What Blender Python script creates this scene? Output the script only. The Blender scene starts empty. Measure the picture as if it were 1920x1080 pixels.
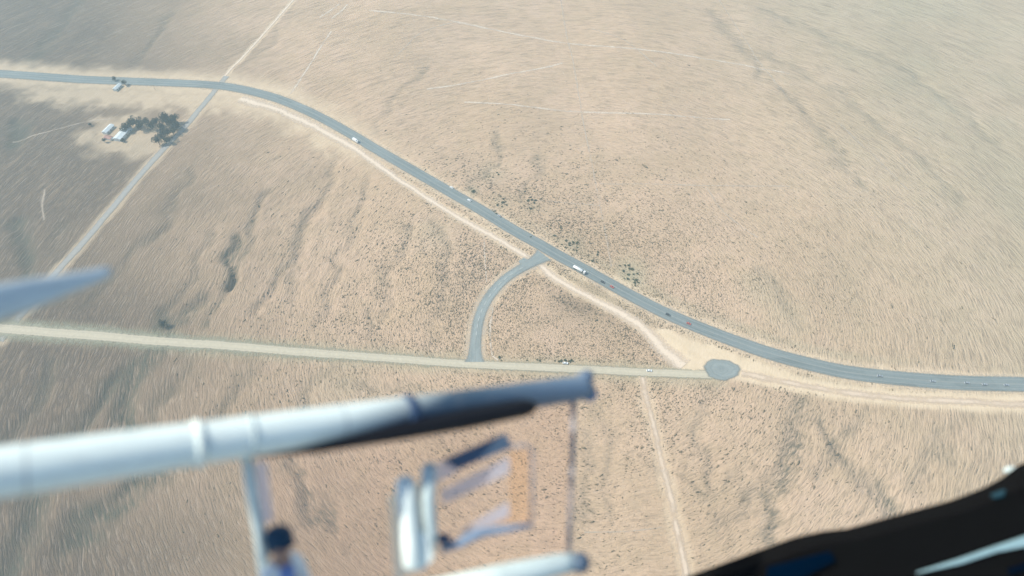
import bpy, bmesh, math, random
import numpy as np
from mathutils import Vector, Matrix
random.seed(11); RNG = np.random.default_rng(11)
R = math.radians
S = bpy.context.scene

# ------------------------------------------------------------ camera
CAM_H, PITCH, FPX = 500.0, R(50), 24.0/36.0*1920
cam_d = bpy.data.cameras.new("camera"); cam = bpy.data.objects.new("camera", cam_d)
S.collection.objects.link(cam); S.camera = cam
cam.location = (0, 0, CAM_H); cam.rotation_euler = (R(90)-PITCH, 0, 0)
cam_d.lens = 24; cam_d.sensor_width = 36
cam_d.clip_start = 0.05; cam_d.clip_end = 60000
cam_d.dof.use_dof = True; cam_d.dof.focus_distance = 650; cam_d.dof.aperture_fstop = 0.27

# ------------------------------------------------------------ world, sun, exposure
SUN_EL, SUN_AZ = R(48), R(-84)          # azimuth measured from +Y towards +X
w = bpy.data.worlds.new("World"); S.world = w; w.use_nodes = True
nt = w.node_tree; nt.nodes.clear()
sky = nt.nodes.new("ShaderNodeTexSky"); sky.sky_type = 'NISHITA'; sky.sun_disc = False
sky.sun_elevation = SUN_EL; sky.sun_rotation = SUN_AZ; sky.altitude = 1500; sky.dust_density = 1.5
bg = nt.nodes.new("ShaderNodeBackground"); bg.inputs[1].default_value = 0.12
ow = nt.nodes.new("ShaderNodeOutputWorld")
nt.links.new(sky.outputs[0], bg.inputs[0]); nt.links.new(bg.outputs[0], ow.inputs[0])
sd = bpy.data.lights.new("sun", 'SUN'); sd.energy = 4.2; sd.angle = R(0.5); sd.color = (1, .95, .86)
sun = bpy.data.objects.new("sun", sd); S.collection.objects.link(sun)
sdir = Vector((math.sin(SUN_AZ)*math.cos(SUN_EL), math.cos(SUN_AZ)*math.cos(SUN_EL), math.sin(SUN_EL)))
sun.rotation_euler = sdir.to_track_quat('Z', 'Y').to_euler()
sun.location = sdir*3000
S.view_settings.view_transform = 'Standard'; S.view_settings.look = 'None'
S.view_settings.gamma = 1; S.view_settings.exposure = 0.56
S.view_settings.use_curve_mapping = False
try:
    S.cycles.use_denoising = True; S.cycles.volume_bounces = 1; S.cycles.max_bounces = 8
    S.cycles.transparent_max_bounces = 16
except Exception: pass

# ------------------------------------------------------------ pixel helpers (for reading the photograph into world points)
RGT = Vector((1, 0, 0)); FWD = Vector((0, math.cos(PITCH), -math.sin(PITCH))); UPV = Vector((0, math.sin(PITCH), math.cos(PITCH)))
CAM = Vector((0, 0, CAM_H))
def ray(x, y): return FWD + RGT*((x-960)/FPX) + UPV*((540-y)/FPX)
def G(x, y):
    r = ray(x, y); t = -CAM_H/r.z
    return Vector((r.x*t, r.y*t))
def P(x, y, d): return CAM + ray(x, y)*d
def Gs(pts): return [G(*p) for p in pts]

# ------------------------------------------------------------ noise
def vnoise(x, y, seed=0):
    xi = np.floor(x).astype(np.int64); yi = np.floor(y).astype(np.int64)
    fx = x-xi; fy = y-yi; fx = fx*fx*fx*(fx*(fx*6-15)+10); fy = fy*fy*fy*(fy*(fy*6-15)+10)
    def hsh(a, b):
        n = (a*374761393 + b*668265263 + seed*362437) & 0xffffffff
        n = ((n ^ (n >> 13))*1274126177) & 0xffffffff
        return ((n ^ (n >> 16)) & 0xffff)/65535.0
    return (hsh(xi, yi)*(1-fx)+hsh(xi+1, yi)*fx)*(1-fy)+(hsh(xi, yi+1)*(1-fx)+hsh(xi+1, yi+1)*fx)*fy
def sstep(a, b, v):
    t = np.clip((v-a)/(b-a), 0, 1); return t*t*(3-2*t)
def polydist(X, Y, pts):
    best = np.full(X.shape, 1e9)
    for a, b in zip(pts[:-1], pts[1:]):
        dx, dy = b[0]-a[0], b[1]-a[1]; L = dx*dx+dy*dy+1e-9
        t = np.clip(((X-a[0])*dx+(Y-a[1])*dy)/L, 0, 1)
        best = np.minimum(best, np.hypot(X-a[0]-t*dx, Y-a[1]-t*dy))
    return best
def inpoly(X, Y, pts):
    c = np.zeros(X.shape, bool); n = len(pts)
    for i in range(n):
        x1, y1 = pts[i]; x2, y2 = pts[(i+1) % n]
        if y1 == y2: continue
        c ^= ((y1 > Y) != (y2 > Y)) & (X < (x2-x1)*(Y-y1)/(y2-y1)+x1)
    return c
def polysigned(X, Y, pts):
    d = polydist(X, Y, list(pts)+[pts[0]])
    return np.where(inpoly(X, Y, pts), d, -d)

# ------------------------------------------------------------ routes traced on the ground (metres)
HIGHWAY = Gs([(2100,726),(1990,724),(1920,721),(1800,718),(1700,711),(1600,700),(1530,686),(1450,665),(1380,641),(1330,622),(1290,606),(1240,584),(1180,553),(1130,525),(1085,500),(1050,481),(1010,458),(960,430),(900,393),(850,364),(800,335),(750,306),(700,277),(660,253),(610,225),(560,201),(510,182),(450,167),(400,160),(330,156),(250,153),(150,149),(50,142),(-60,134),(-180,122)])
LINK = Gs([(1020,478),(1004,489),(980,502),(950,521),(926,545),(908,572),(897,602),(892,636),(890,679)])
SERVICE = Gs([(-160,600),(-60,610),(60,621),(180,630),(300,640),(430,649),(550,659),(700,670),(880,683),(1060,691),(1200,698),(1340,703)])
FRONTAGE_A = Gs([(450,186),(520,206),(600,243),(680,289),(740,332),(800,371),(860,408),(920,441),(975,474),(1000,492)])
FRONTAGE_B = Gs([(1008,494),(1040,521),(1090,550),(1140,575),(1180,598),(1215,624),(1245,658),(1280,688)])
DIAG = Gs([(425,143),(395,180),(370,210),(345,240),(310,276),(270,320),(230,367),(190,415),(150,462),(110,506),(60,566),(0,640)])
FARMTRACK = Gs([(414,152),(440,121),(480,76),(520,36),(553,0),(600,-55)])
SOUTH = Gs([(1203,701),(1212,750),(1225,800),(1240,865),(1256,930),(1270,1000),(1286,1080),(1300,1160)])
EAST = Gs([(1390,700),(1500,722),(1600,738),(1700,748),(1800,753),(1920,758),(2080,760)])
TURN_C = G(1353, 693)
THIN = [  # faint wheel tracks crossing the plain: points, width m, strength
 ([(545,176),(562,152),(580,127),(600,95),(622,62)],4.0,.9),
 ([(600,34),(618,22),(636,10)],5,.8), ([(622,36),(640,22),(652,10)],4,.6),
 ([(690,24),(860,42),(1050,76),(1200,98),(1350,119),(1480,141)],5.0,.8),
 ([(800,165),(870,152),(930,141),(1000,128),(1055,116)],4.4,.7),
 ([(870,186),(960,194),(1060,203),(1220,213),(1370,221)],4.0,.7),
 ([(1048,-20),(1062,60),(1075,115),(1090,200),(1108,290),(1125,380),(1136,440),(1146,500)],3.0,.5),
 ([(1125,340),(1220,343),(1330,346),(1480,349)],2.6,.4),
 ([(1326,350),(1350,388),(1385,420),(1420,446)],3.0,.5),
 ([(1340,-10),(1372,40),(1400,82),(1432,130),(1480,190)],2.6,.4),
 ([(1000,372),(1060,377),(1125,382)],2.4,.55),
 ([(907,438),(909,480),(912,530)],1.8,.8),
 ([(924,578),(919,610),(919,640),(924,668),(934,676)],3.0,.9),
 ([(1570,235),(1640,300),(1700,360)],2.6,.4),
 ([(860,40),(790,62),(740,110)],3.0,.35),
 ([(1095,998),(1180,996),(1240,990)],1.8,.4),
 ([(1110,55),(1170,80),(1230,130)],2.6,.35),
 ([(20,262),(90,246),(160,228),(210,224)],3.0,.5),
 ([(84,355),(80,385),(84,415)],3.5,.5),
]
WASHES = [  # dry washes: points, depth m, half width m, vegetation
 ([(438,440),(434,470),(432,500),(437,532)],5.0,5,1.3),
 ([(512,350),(485,395),(466,435),(450,470),(432,545),(392,600)],2.6,5,.5),
 ([(592,380),(566,430),(540,490),(515,530),(480,592)],2.4,5,.35),
 ([(312,588),(303,640),(262,700),(246,760),(246,812)],5.5,9,1.3),
 ([(390,555),(350,590),(305,618)],4.0,9,.8),
 ([(235,690),(195,760),(150,800),(110,850)],4.6,10,.9),
 ([(40,415),(48,470),(55,540)],4.0,9,1.1),
 ([(30,225),(28,250),(22,275)],3.6,9,1.1),
 ([(180,560),(215,520),(250,470),(300,430)],1.8,8,.3),
 ([(815,415),(835,470),(838,540),(818,610),(805,660)],1.1,6,.35),
 ([(690,590),(686,640)],1.4,4,.5),
 ([(560,870),(575,910),(600,960),(612,1000)],3.4,6,.8),
 ([(150,1010),(200,960),(250,920),(330,880)],4.2,11,1.0),
 ([(20,1080),(60,1000),(60,930)],4.2,11,1.0),
 ([(1500,745),(1498,800),(1492,860),(1452,930),(1462,1010)],2.4,8,.7),
 ([(1540,800),(1590,850),(1630,900),(1660,960)],2.4,8,.7),
 ([(1350,990),(1400,940),(1440,900)],1.2,6,.35),
 ([(1330,20),(1400,90),(1440,150),(1500,200),(1560,270),(1620,350)],1.6,9,.35),
 ([(1440,20),(1560,70),(1700,130),(1790,190),(1860,260)],1.6,10,.3),
 ([(1440,100),(1550,160),(1650,230),(1740,300),(1800,380)],1.5,9,.28),
 ([(1440,510),(1470,560),(1500,600)],1.2,8,.35),
 ([(560,0),(500,90),(450,130)],1.0,6,.2),
 ([(700,240),(740,190),(800,120)],1.0,5,.3),
 ([(885,352),(915,325),(935,290),(925,240)],1.0,4,.5),
 ([(985,370),(1000,330),(1020,280)],.9,5,.4),
 ([(150,0),(100,60),(60,120)],2.4,12,.5), ([(330,20),(280,80),(250,130)],1.8,9,.35),
 ([(640,290),(590,390),(560,470),(545,560)],1.8,6,.22), ([(705,330),(660,440),(625,520),(600,600)],1.6,6,.22), ([(370,320),(330,380),(290,450)],2.0,7,.25),
 ([(765,430),(735,520),(715,590),(700,650)],1.5,6,.25), ([(480,690),(450,730),(420,790)],2.2,7,.35), ([(610,690),(580,730),(570,780)],1.8,6,.3), ([(350,660),(330,720),(290,800)],2.4,8,.4),
 ([(90,680),(70,760),(20,840)],2.6,9,.45), ([(400,430),(370,500),(330,570)],1.8,6,.25), ([(120,560),(100,500),(110,430)],2.2,8,.3),
 ([(1330,730),(1310,800),(1330,900)],1.4,6,.25), ([(1620,760),(1590,830),(1540,900)],1.6,7,.35), ([(1120,760),(1150,850),(1140,950)],1.2,6,.2),
 ([(1800,770),(1760,850),(1720,920)],1.6,7,.35), ([(1240,880),(1330,930),(1400,900)],1.3,6,.25),
 ([(1095,820),(1110,880),(1090,960)],1.0,6,.3),
 ([(650,720),(800,735),(850,760)],1.0,6,.35),
]
PALE = [Gs(p) for p in (
 [(1205,613),(1260,618),(1330,645),(1400,672),(1500,706),(1620,732),(1760,740),(1930,742),(1930,768),(1700,757),(1500,733),(1400,714),(1290,697),(1240,662)],
 [(40,160),(250,164),(400,172),(520,200),(620,250),(700,300),(640,292),(560,250),(460,212),(330,204),(200,200),(60,194)],
 [(190,225),(260,215),(345,232),(300,282),(260,292),(200,290),(150,262)],
 [(960,462),(1002,486),(1040,505),(1012,515),(985,492)],
)]
WASH_W = [(Gs(p), a, b, c) for p, a, b, c in WASHES]
SOFT = [(HIGHWAY, 14, 60), (LINK, 12, 45), (SERVICE, 12, 50), (DIAG, 10, 40), (FRONTAGE_A, 8, 30), (FRONTAGE_B, 8, 30), (EAST, 10, 40)]

# ------------------------------------------------------------ terrain grid
def axis(lo, hi, step, far):
    core = np.arange(lo, hi+step*.5, step); out = [core]
    v, s, l = hi, step, []
    while v < far: s *= 1.22; v += s; l.append(v)
    v2, s, l2 = lo, step, []
    while v2 > -far: s *= 1.22; v2 -= s; l2.append(v2)
    return np.array(l2[::-1]+list(core)+l)
AX = axis(-860, 860, 2.6, 15000); AY = axis(110, 1080, 2.6, 15000)
GX, GY = np.meshgrid(AX, AY)
def fields(X, Y):
    h = (vnoise(X/210, Y/210, 1)-.5)*9 + (vnoise(X/85+3, Y/85, 2)-.5)*3.6 + (vnoise(X/34, Y/34, 3)-.5)*1.1
    near = (np.abs(X) < 1000) & (Y > 0) & (Y < 1300)
    flat = np.ones(X.shape)
    for pl, a, b in SOFT:
        flat = np.minimum(flat, sstep(a, b, polydist(X, Y, pl)))
    flat = np.minimum(flat, sstep(26, 50, np.hypot(X-TURN_C[0], Y-TURN_C[1])))
    veg = np.zeros(X.shape)
    wx = X+(vnoise(X/22, Y/22, 8)-.5)*16; wy = Y+(vnoise(X/22+9, Y/22, 9)-.5)*16
    for pl, dep, hw, v in WASH_W:
        d = polydist(wx, wy, pl)
        g = np.exp(-(d/hw)**2); h = h-dep*g*near
        veg = np.maximum(veg, v*np.exp(-(d/(hw*1.0))**2))
    return h*flat, veg
GH, VEG = fields(GX, GY)
def hz(x, y):
    i = min(max(int(np.searchsorted(AX, x))-1, 0), len(AX)-2); j = min(max(int(np.searchsorted(AY, y))-1, 0), len(AY)-2)
    fx = (x-AX[i])/(AX[i+1]-AX[i]); fy = (y-AY[j])/(AY[j+1]-AY[j])
    return float((GH[j, i]*(1-fx)+GH[j, i+1]*fx)*(1-fy)+(GH[j+1, i]*(1-fx)+GH[j+1, i+1]*fx)*fy)

# masks: R sand, G green cover, B dry-wash scrub, A painted vignette darkening
jit = (vnoise(GX/14, GY/14, 4)-.5)*10 + (vnoise(GX/5, GY/5, 5)-.5)*5
sand = np.zeros(GX.shape)
dH = polydist(GX, GY, HIGHWAY); leftness = sstep(-20, -330, GX)
sand = np.maximum(sand, (1-sstep(7, 15, dH+jit*.35))*.75)
sand = np.maximum(sand, leftness*(1-sstep(8, 42, dH+jit*1.2))*.7)
for pl, hw, st in ((LINK, 9, .6), (DIAG, 7, .5), (FRONTAGE_A, 5, .8), (FRONTAGE_B, 5, .9), (EAST, 8, .9), (SOUTH, 6, .4), (FARMTRACK, 3.5, .7)):
    sand = np.maximum(sand, st*(1-sstep(hw*.6, hw*1.5, polydist(GX, GY, pl)+jit*.3)))
for pl, so, stt in zip(PALE, (5, 16, 16, 5), (.95, .6, .55, .8)): sand = np.maximum(sand, stt*sstep(-so, so, polysigned(GX, GY, pl)+jit*so*.14))
dS = polydist(GX, GY, SERVICE)
big = vnoise(GX/120, GY/120, 21)*.6+vnoise(GX/45, GY/45, 22)*.4
green = np.clip(sstep(160, 620, GX)*.6*(.5+big), 0, 1)
green = np.maximum(green, .6*(1-sstep(5, 17, dS+jit*.4))*(dS > 3))
green = np.maximum(green, .5*np.exp(-((dH-17)/7)**2)*(.3+big)*sstep(-80, 60, GX))
for (px, py, rr, st) in ((1182,518,17,1),(1075,462,12,.7),(885,358,7,.9),(940,382,10,.7),(995,385,10,.5),(925,320,14,.5),(1425,545,22,.4),(810,440,22,.35),(640,735,30,.35),(1480,600,26,.35)):
    c = G(px, py); green = np.maximum(green, st*np.exp(-(np.hypot(GX-c[0], (GY-c[1])*.8)/rr)**2)*(.45+big*.8))
tone = np.clip(sstep(-105, -490, GX+.38*(GY-500)+(big-.5)*130), 0, 1)  # vignetting painted into the ground colour, darker towards the left

def link(o, parent=None):
    S.collection.objects.link(o)
    if parent is not None: o.parent = parent
    return o
def tag(o, label=None, cat=None, group=None, kind=None):
    for k, v in (("label", label), ("category", cat), ("group", group), ("kind", kind)):
        if v: o[k] = v
    return o
def mesh_np(name, verts, faces, mat, uv=None):
    me = bpy.data.meshes.new(name); me.from_pydata(verts, [], faces); me.update()
    if mat: me.materials.append(mat)
    if uv is not None:
        l = me.uv_layers.new(name="uv")
        vi = np.empty(len(me.loops), dtype=np.int32); me.loops.foreach_get("vertex_index", vi)
        l.data.foreach_set("uv", np.asarray(uv, dtype=np.float32)[vi].ravel())
    return me

# ------------------------------------------------------------ materials
class N:
    def __init__(s, name):
        s.m = bpy.data.materials.new(name); s.m.use_nodes = True; s.t = s.m.node_tree; s.t.nodes.clear()
        s.out = s.t.nodes.new("ShaderNodeOutputMaterial")
    def n(s, typ, ins=None, **kw):
        nd = s.t.nodes.new("ShaderNode"+typ)
        for k, v in kw.items(): setattr(nd, k, v)
        for k, v in (ins or {}).items():
            if isinstance(v, bpy.types.NodeSocket): s.t.links.new(v, nd.inputs[k])
            else: nd.inputs[k].default_value = v
        return nd
    def math(s, op, a, b=0.0, c=None, clamp=False):
        d = {0: a, 1: b}
        if c is not None: d[2] = c
        return s.n("Math", d, operation=op, use_clamp=clamp).outputs[0]
    def mix(s, f, a, b):
        nd = s.n("Mix", None, data_type='RGBA')
        for i, v in ((0, f), (6, a), (7, b)):
            if isinstance(v, bpy.types.NodeSocket): s.t.links.new(v, nd.inputs[i])
            else: nd.inputs[i].default_value = (*v, 1) if (i and len(v) == 3) else v
        return nd.outputs[2]
    def noise(s, vec, scale, det=2, rough=.55):
        return s.n("TexNoise", {"Vector": vec, "Scale": scale, "Detail": det, "Roughness": rough}).outputs[0]
    def ramp(s, v, a, b):   # linear remap a..b -> 0..1
        return s.n("MapRange", {0: v, 1: a, 2: b, 3: 0.0, 4: 1.0}).outputs[0]
    def surf(s, sh): s.t.links.new(sh, s.out.inputs[0]); return s.m

def plain(name, col, rough=.5, metal=0, coat=0, vary=.12, scale=3.0, spec=.5, wear=None):
    b = N(name); geo = b.n("TexCoord").outputs[3]
    f = b.noise(geo, scale, 4); lo = tuple(c*(1-vary) for c in col); hi = tuple(min(1, c*(1+vary)) for c in col)
    c = b.mix(b.ramp(f, .3, .7), lo, hi)
    if wear: c = b.mix(b.ramp(b.noise(geo, scale*2.7, 5, .7), .58, .72), c, wear)
    p = b.n("BsdfPrincipled", {"Base Color": c, "Roughness": rough, "Metallic": metal, "Coat Weight": coat, "Specular IOR Level": spec})
    return b.surf(p.outputs[0])
def clear(name, tint, gloss=.05, film=0, filmcol=(1,1,1)):
    b = N(name)
    t = b.n("BsdfTransparent", {"Color": (*tint, 1)}); g = b.n("BsdfGlossy", {"Color": (1,1,1,1), "Roughness": .08})
    s = b.n("MixShader", {0: gloss, 1: t.outputs[0], 2: g.outputs[0]})
    if film:
        d = b.n("BsdfTranslucent", {"Color": (*filmcol, 1)}); e = b.n("BsdfDiffuse", {"Color": (*filmcol, 1)})
        de = b.n("MixShader", {0: .5, 1: d.outputs[0], 2: e.outputs[0]})
        s = b.n("MixShader", {0: film, 1: s.outputs[0], 2: de.outputs[0]})
    return b.surf(s.outputs[0])

SWEEP = G(1085, 575)   # painted ground streaks circle this point, imitating rotational camera blur
def grain(b, sc_r=1.0, sc_t=1.0):
    pos = b.n("NewGeometry").outputs[0]
    warp = b.n("TexNoise", {"Vector": pos, "Scale": .02, "Detail": 2.0}).outputs[1]
    wv = b.n("VectorMath", {0: warp, 1: (.5, .5, .5)}, operation='SUBTRACT').outputs[0]
    wv = b.n("VectorMath", {0: wv, 3: 11.0}, operation='SCALE').outputs[0]
    p2 = b.n("VectorMath", {0: pos, 1: wv}, operation='ADD').outputs[0]
    q = b.n("VectorMath", {0: p2, 1: (SWEEP[0], SWEEP[1], 0)}, operation='SUBTRACT').outputs[0]
    sp = b.n("SeparateXYZ", {0: q}); x, y = sp.outputs[0], sp.outputs[1]
    r = b.math('SQRT', b.math('ADD', b.math('MULTIPLY', x, x), b.math('ADD', b.math('MULTIPLY', y, y), 1.0)))
    k = 30.0*sc_t
    return pos, r, b.n("CombineXYZ", {0: b.math('MULTIPLY', b.math('DIVIDE', x, r), k), 1: b.math('MULTIPLY', b.math('DIVIDE', y, r), k), 2: b.math('MULTIPLY', r, .58*sc_r)}).outputs[0]

def ground_mat():
    b = N("dry_plain")
    pos, r, gv = grain(b)
    at = b.n("Attribute", None, attribute_name="mask"); sp = b.n("SeparateColor", {0: at.outputs[0]})
    sandm, greenm, vegm, vignettem = sp.outputs[0], sp.outputs[1], sp.outputs[2], at.outputs[3]
    n1 = b.noise(pos, .008, 4); n2 = b.noise(pos, .045, 4, .6); n3 = b.noise(pos, .9, 3, .6)
    streak = b.noise(gv, 1.0, 3, .6)
    _, _, gv2 = grain(b, .35, .5); streak2 = b.noise(gv2, 1.0, 2, .5)
    base = b.mix(b.ramp(n1, .38, .62), COL['soil_a'], COL['soil_b'])
    base = b.mix(b.math('MULTIPLY', b.ramp(n2, .4, .65), .45), base, COL['soil_c'])
    base = b.mix(b.math('MULTIPLY', vignettem, .95), base, COL['vignette_dark'])  # edge shade mixed into the soil colour
    base = b.mix(b.math('MULTIPLY', greenm, .75), base, COL['sage'])
    # blur-like streaks in the ground colour: brown and pale
    far = b.ramp(r, 60, 380)
    amt = b.math('ADD', .35, b.math('MULTIPLY', far, .55))
    amt = b.math('ADD', amt, b.math('MULTIPLY', vignettem, .25))
    amt = b.math('MULTIPLY', amt, b.math('SUBTRACT', 1.0, b.math('MULTIPLY', sandm, .75)))
    base = b.mix(b.math('MULTIPLY', b.ramp(streak, .50, .72), b.math('MULTIPLY', amt, .8)), base, COL['streak_dark'])
    base = b.mix(b.math('MULTIPLY', b.ramp(streak, .47, .26), b.math('MULTIPLY', amt, .32)), base, COL['streak_pale'])
    base = b.mix(b.math('MULTIPLY', b.ramp(streak2, .52, .75), b.math('MULTIPLY', amt, .5)), base, COL['streak_dark'])
    # scattered tufts
    vo = b.n("TexVoronoi", {"Vector": pos, "Scale": .33, "Randomness": 1.0}).outputs[0]
    tuft = b.math('MULTIPLY', b.ramp(vo, .24, .12), b.ramp(b.noise(pos, .03, 3), .42, .56))
    tuft = b.math('MULTIPLY', tuft, b.math('SUBTRACT', 1.0, b.math('MULTIPLY', sandm, .9), clamp=True))
    tuft = b.math('MULTIPLY', tuft, b.ramp(r, 220, 60))
    base = b.mix(b.math('MULTIPLY', tuft, .3), base, COL['tuft'])
    vg = b.math('MULTIPLY', vegm, b.ramp(b.math('ADD', streak, b.math('MULTIPLY', n3, .4)), .5, .85))
    base = b.mix(b.math('MULTIPLY', vg, 1.0, clamp=True), base, COL['wash'])
    sandc = b.mix(b.ramp(b.noise(pos, .12, 4), .35, .65), COL['sand'], COL['sand_b'])
    base = b.mix(sandm, base, sandc)
    hgt = b.math('ADD', b.math('MULTIPLY', streak, 1.0), b.math('MULTIPLY', n3, .3))
    hgt = b.math('MULTIPLY', hgt, b.math('SUBTRACT', 1.0, b.math('MULTIPLY', sandm, .85)))
    bump = b.n("Bump", {"Height": hgt, "Strength": .85, "Distance": 2.0})
    p = b.n("BsdfPrincipled", {"Base Color": base, "Roughness": .95, "Specular IOR Level": .1, "Normal": bump.outputs[0]})
    return b.surf(p.outputs[0])

COL = dict(soil_a=(.505,.352,.222), soil_b=(.565,.396,.264), soil_c=(.455,.328,.196), vignette_dark=(.088,.063,.045), sage=(.355,.335,.215),
           streak_dark=(.24,.17,.11), streak_pale=(.56,.45,.34), tuft=(.15,.135,.08), wash=(.085,.085,.06),
           sand=(.68,.54,.37), sand_b=(.62,.485,.32))

def track_mat(name, ca, cb, alpha=1.0, edge=.3, ruts=.0):
    b = N(name); pos = b.n("NewGeometry").outputs[0]
    uv = b.n("UVMap", None, uv_map="uv"); sp = b.n("SeparateXYZ", {0: uv.outputs[0]}); v = sp.outputs[1]
    n = b.noise(pos, .35, 4, .65); n2 = b.noise(pos, .06, 3)
    c = b.mix(b.ramp(n, .35, .65), ca, cb)
    dv = b.math('ABSOLUTE', b.math('SUBTRACT', v, .5))       # 0 centre .. .5 edge
    if ruts:
        rt = b.ramp(b.math('ABSOLUTE', b.math('SUBTRACT', dv, .22)), .10, .03)
        c = b.mix(b.math('MULTIPLY', rt, ruts), c, tuple(x*.72 for x in ca))
    e = b.math('ADD', dv, b.math('MULTIPLY', b.math('SUBTRACT', n, .5), .55*edge/.3))
    a = b.math('MULTIPLY', b.ramp(e, .5, .5-edge), b.math('MULTIPLY', b.ramp(n2, .2, .55), alpha) if alpha < 1 else alpha)
    p = b.n("BsdfPrincipled", {"Base Color": c, "Roughness": .9, "Specular IOR Level": .15})
    t = b.n("BsdfTransparent")
    return b.surf(b.n("MixShader", {0: a, 1: t.outputs[0], 2: p.outputs[0]}).outputs[0])
def asphalt_mat(name, ca, cb, lanes=True, edge=.05):
    b = N(name); pos = b.n("NewGeometry").outputs[0]
    uv = b.n("UVMap", None, uv_map="uv"); sp = b.n("SeparateXYZ", {0: uv.outputs[0]}); u, v = sp.outputs[0], sp.outputs[1]
    n = b.noise(pos, .5, 5, .7); sv = b.n("CombineXYZ", {0: b.math('MULTIPLY', u, .02), 1: b.math('MULTIPLY', v, 9.0)}).outputs[0]
    st = b.noise(sv, 1.0, 3, .6)
    c = b.mix(b.ramp(n, .3, .7), ca, cb)
    c = b.mix(b.math('MULTIPLY', b.ramp(st, .45, .7), .55), c, tuple(x*.55 for x in ca))
    pt = b.n('TexVoronoi', {'Vector': b.n('CombineXYZ', {0: b.math('MULTIPLY', u, .03), 1: b.math('MULTIPLY', v, 2.2)}).outputs[0], 'Scale': 1.0}).outputs[1]
    c = b.mix(b.math('MULTIPLY', b.n('SeparateColor', {0: pt}).outputs[0], .28), c, tuple(min(1, x*1.5) for x in cb))
    c = b.mix(b.math('MULTIPLY', b.ramp(st, .45, .25), .35), c, tuple(min(1, x*1.35) for x in cb))
    dv = b.math('ABSOLUTE', b.math('SUBTRACT', v, .5))
    dust = b.ramp(b.math('ADD', dv, b.math('MULTIPLY', b.math('SUBTRACT', n, .5), .16)), .40, .5)
    c = b.mix(b.math('MULTIPLY', dust, .6), c, (.40, .34, .26))
    a = b.ramp(b.math('ADD', dv, b.math('MULTIPLY', b.math('SUBTRACT', b.noise(pos, .8, 3), .5), .10)), .5, .5-edge)
    p = b.n("BsdfPrincipled", {"Base Color": c, "Roughness": .8, "Specular IOR Level": .35})
    t = b.n("BsdfTransparent")
    return b.surf(b.n("MixShader", {0: a, 1: t.outputs[0], 2: p.outputs[0]}).outputs[0])
def leaf_mat(name, ca, cb):
    b = N(name); oi = b.n("ObjectInfo"); pos = b.n("NewGeometry").outputs[0]
    c = b.mix(b.ramp(b.noise(pos, 1.3, 3), .3, .7), ca, cb)
    p = b.n("BsdfPrincipled", {"Base Color": c, "Roughness": .7, "Specular IOR Level": .2})
    t = b.n("BsdfTranslucent", {"Color": c})
    return b.surf(b.n("MixShader", {0: .25, 1: p.outputs[0], 2: t.outputs[0]}).outputs[0])

M = dict(
 ground=ground_mat(), asphalt=asphalt_mat("worn_asphalt", (.13,.165,.165), (.185,.21,.205), edge=.10),
 asphalt_l=asphalt_mat("pale_asphalt", (.18,.215,.21), (.25,.275,.26), edge=.18),
 concrete=track_mat("pale_gravel_road", (.46,.41,.30), (.53,.47,.35), 1.0, .16, .25),
 grey_track=track_mat("grey_road", (.29,.285,.265), (.36,.34,.30), 1.0, .2, .2),
 dirt=track_mat("pale_dirt", (.66,.53,.40), (.72,.59,.45), 1.0, .42, .2),
 dirt_soft=track_mat("soft_dirt", (.62,.48,.35), (.68,.54,.40), .95, .4, .3),
 verge=track_mat("grey_gravel", (.50,.42,.32), (.56,.47,.36), 1.0, .45), verge_s=track_mat("sage_gravel", (.30,.30,.21), (.38,.36,.26), 1.0, .4),
 thin=track_mat("faint_track", (.62,.51,.39), (.69,.58,.46), .95, .45, .0),
 paint=plain("road_paint", (.36,.37,.34), .7, wear=(.20,.22,.21), scale=.8),
 leaf=leaf_mat("dark_leaves", (.010,.022,.022), (.024,.038,.028)), leaf2=leaf_mat("shrub_leaves", (.06,.085,.04), (.11,.125,.06)),
 scrub=leaf_mat("scrub_twigs", (.20,.15,.085), (.30,.23,.14)), bark=plain("bark", (.12,.085,.06), .9),
 white=plain("white_vehicle_paint", (.78,.80,.79), .35, coat=.3, vary=.05), red=plain("red_vehicle_paint", (.50,.10,.08), .35, coat=.3),
 darkcar=plain("dark_vehicle_paint", (.05,.06,.07), .35, coat=.3), silver=plain("silver_vehicle_paint", (.45,.48,.5), .3, .4, .2),
 glass=plain("vehicle_glass", (.02,.03,.035), .08, vary=.05), tyre=plain("tyre_rubber", (.02,.02,.02), .8), steel=plain("chassis_steel", (.10,.10,.11), .5, .6),
 paint2=plain("fresh_paint", (.42,.44,.41), .7),
 lamp=plain("lamp_lens", (.7,.7,.65), .2), tank=plain("tank_skin", (.84,.86,.84), .3, .1, .3, vary=.04),
 wall=plain("limewash", (.62,.64,.62), .9, wear=(.45,.44,.40), scale=.6), roof_w=plain("white_sheet_roof", (.62,.68,.68), .5, wear=(.42,.40,.38), scale=.5),
 roof_r=plain("rusty_sheet_roof", (.34,.17,.13), .7, scale=.6), doorm=plain("door_wood", (.12,.10,.09), .7), wood=plain("pole_wood", (.25,.20,.15), .85),
)

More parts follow.
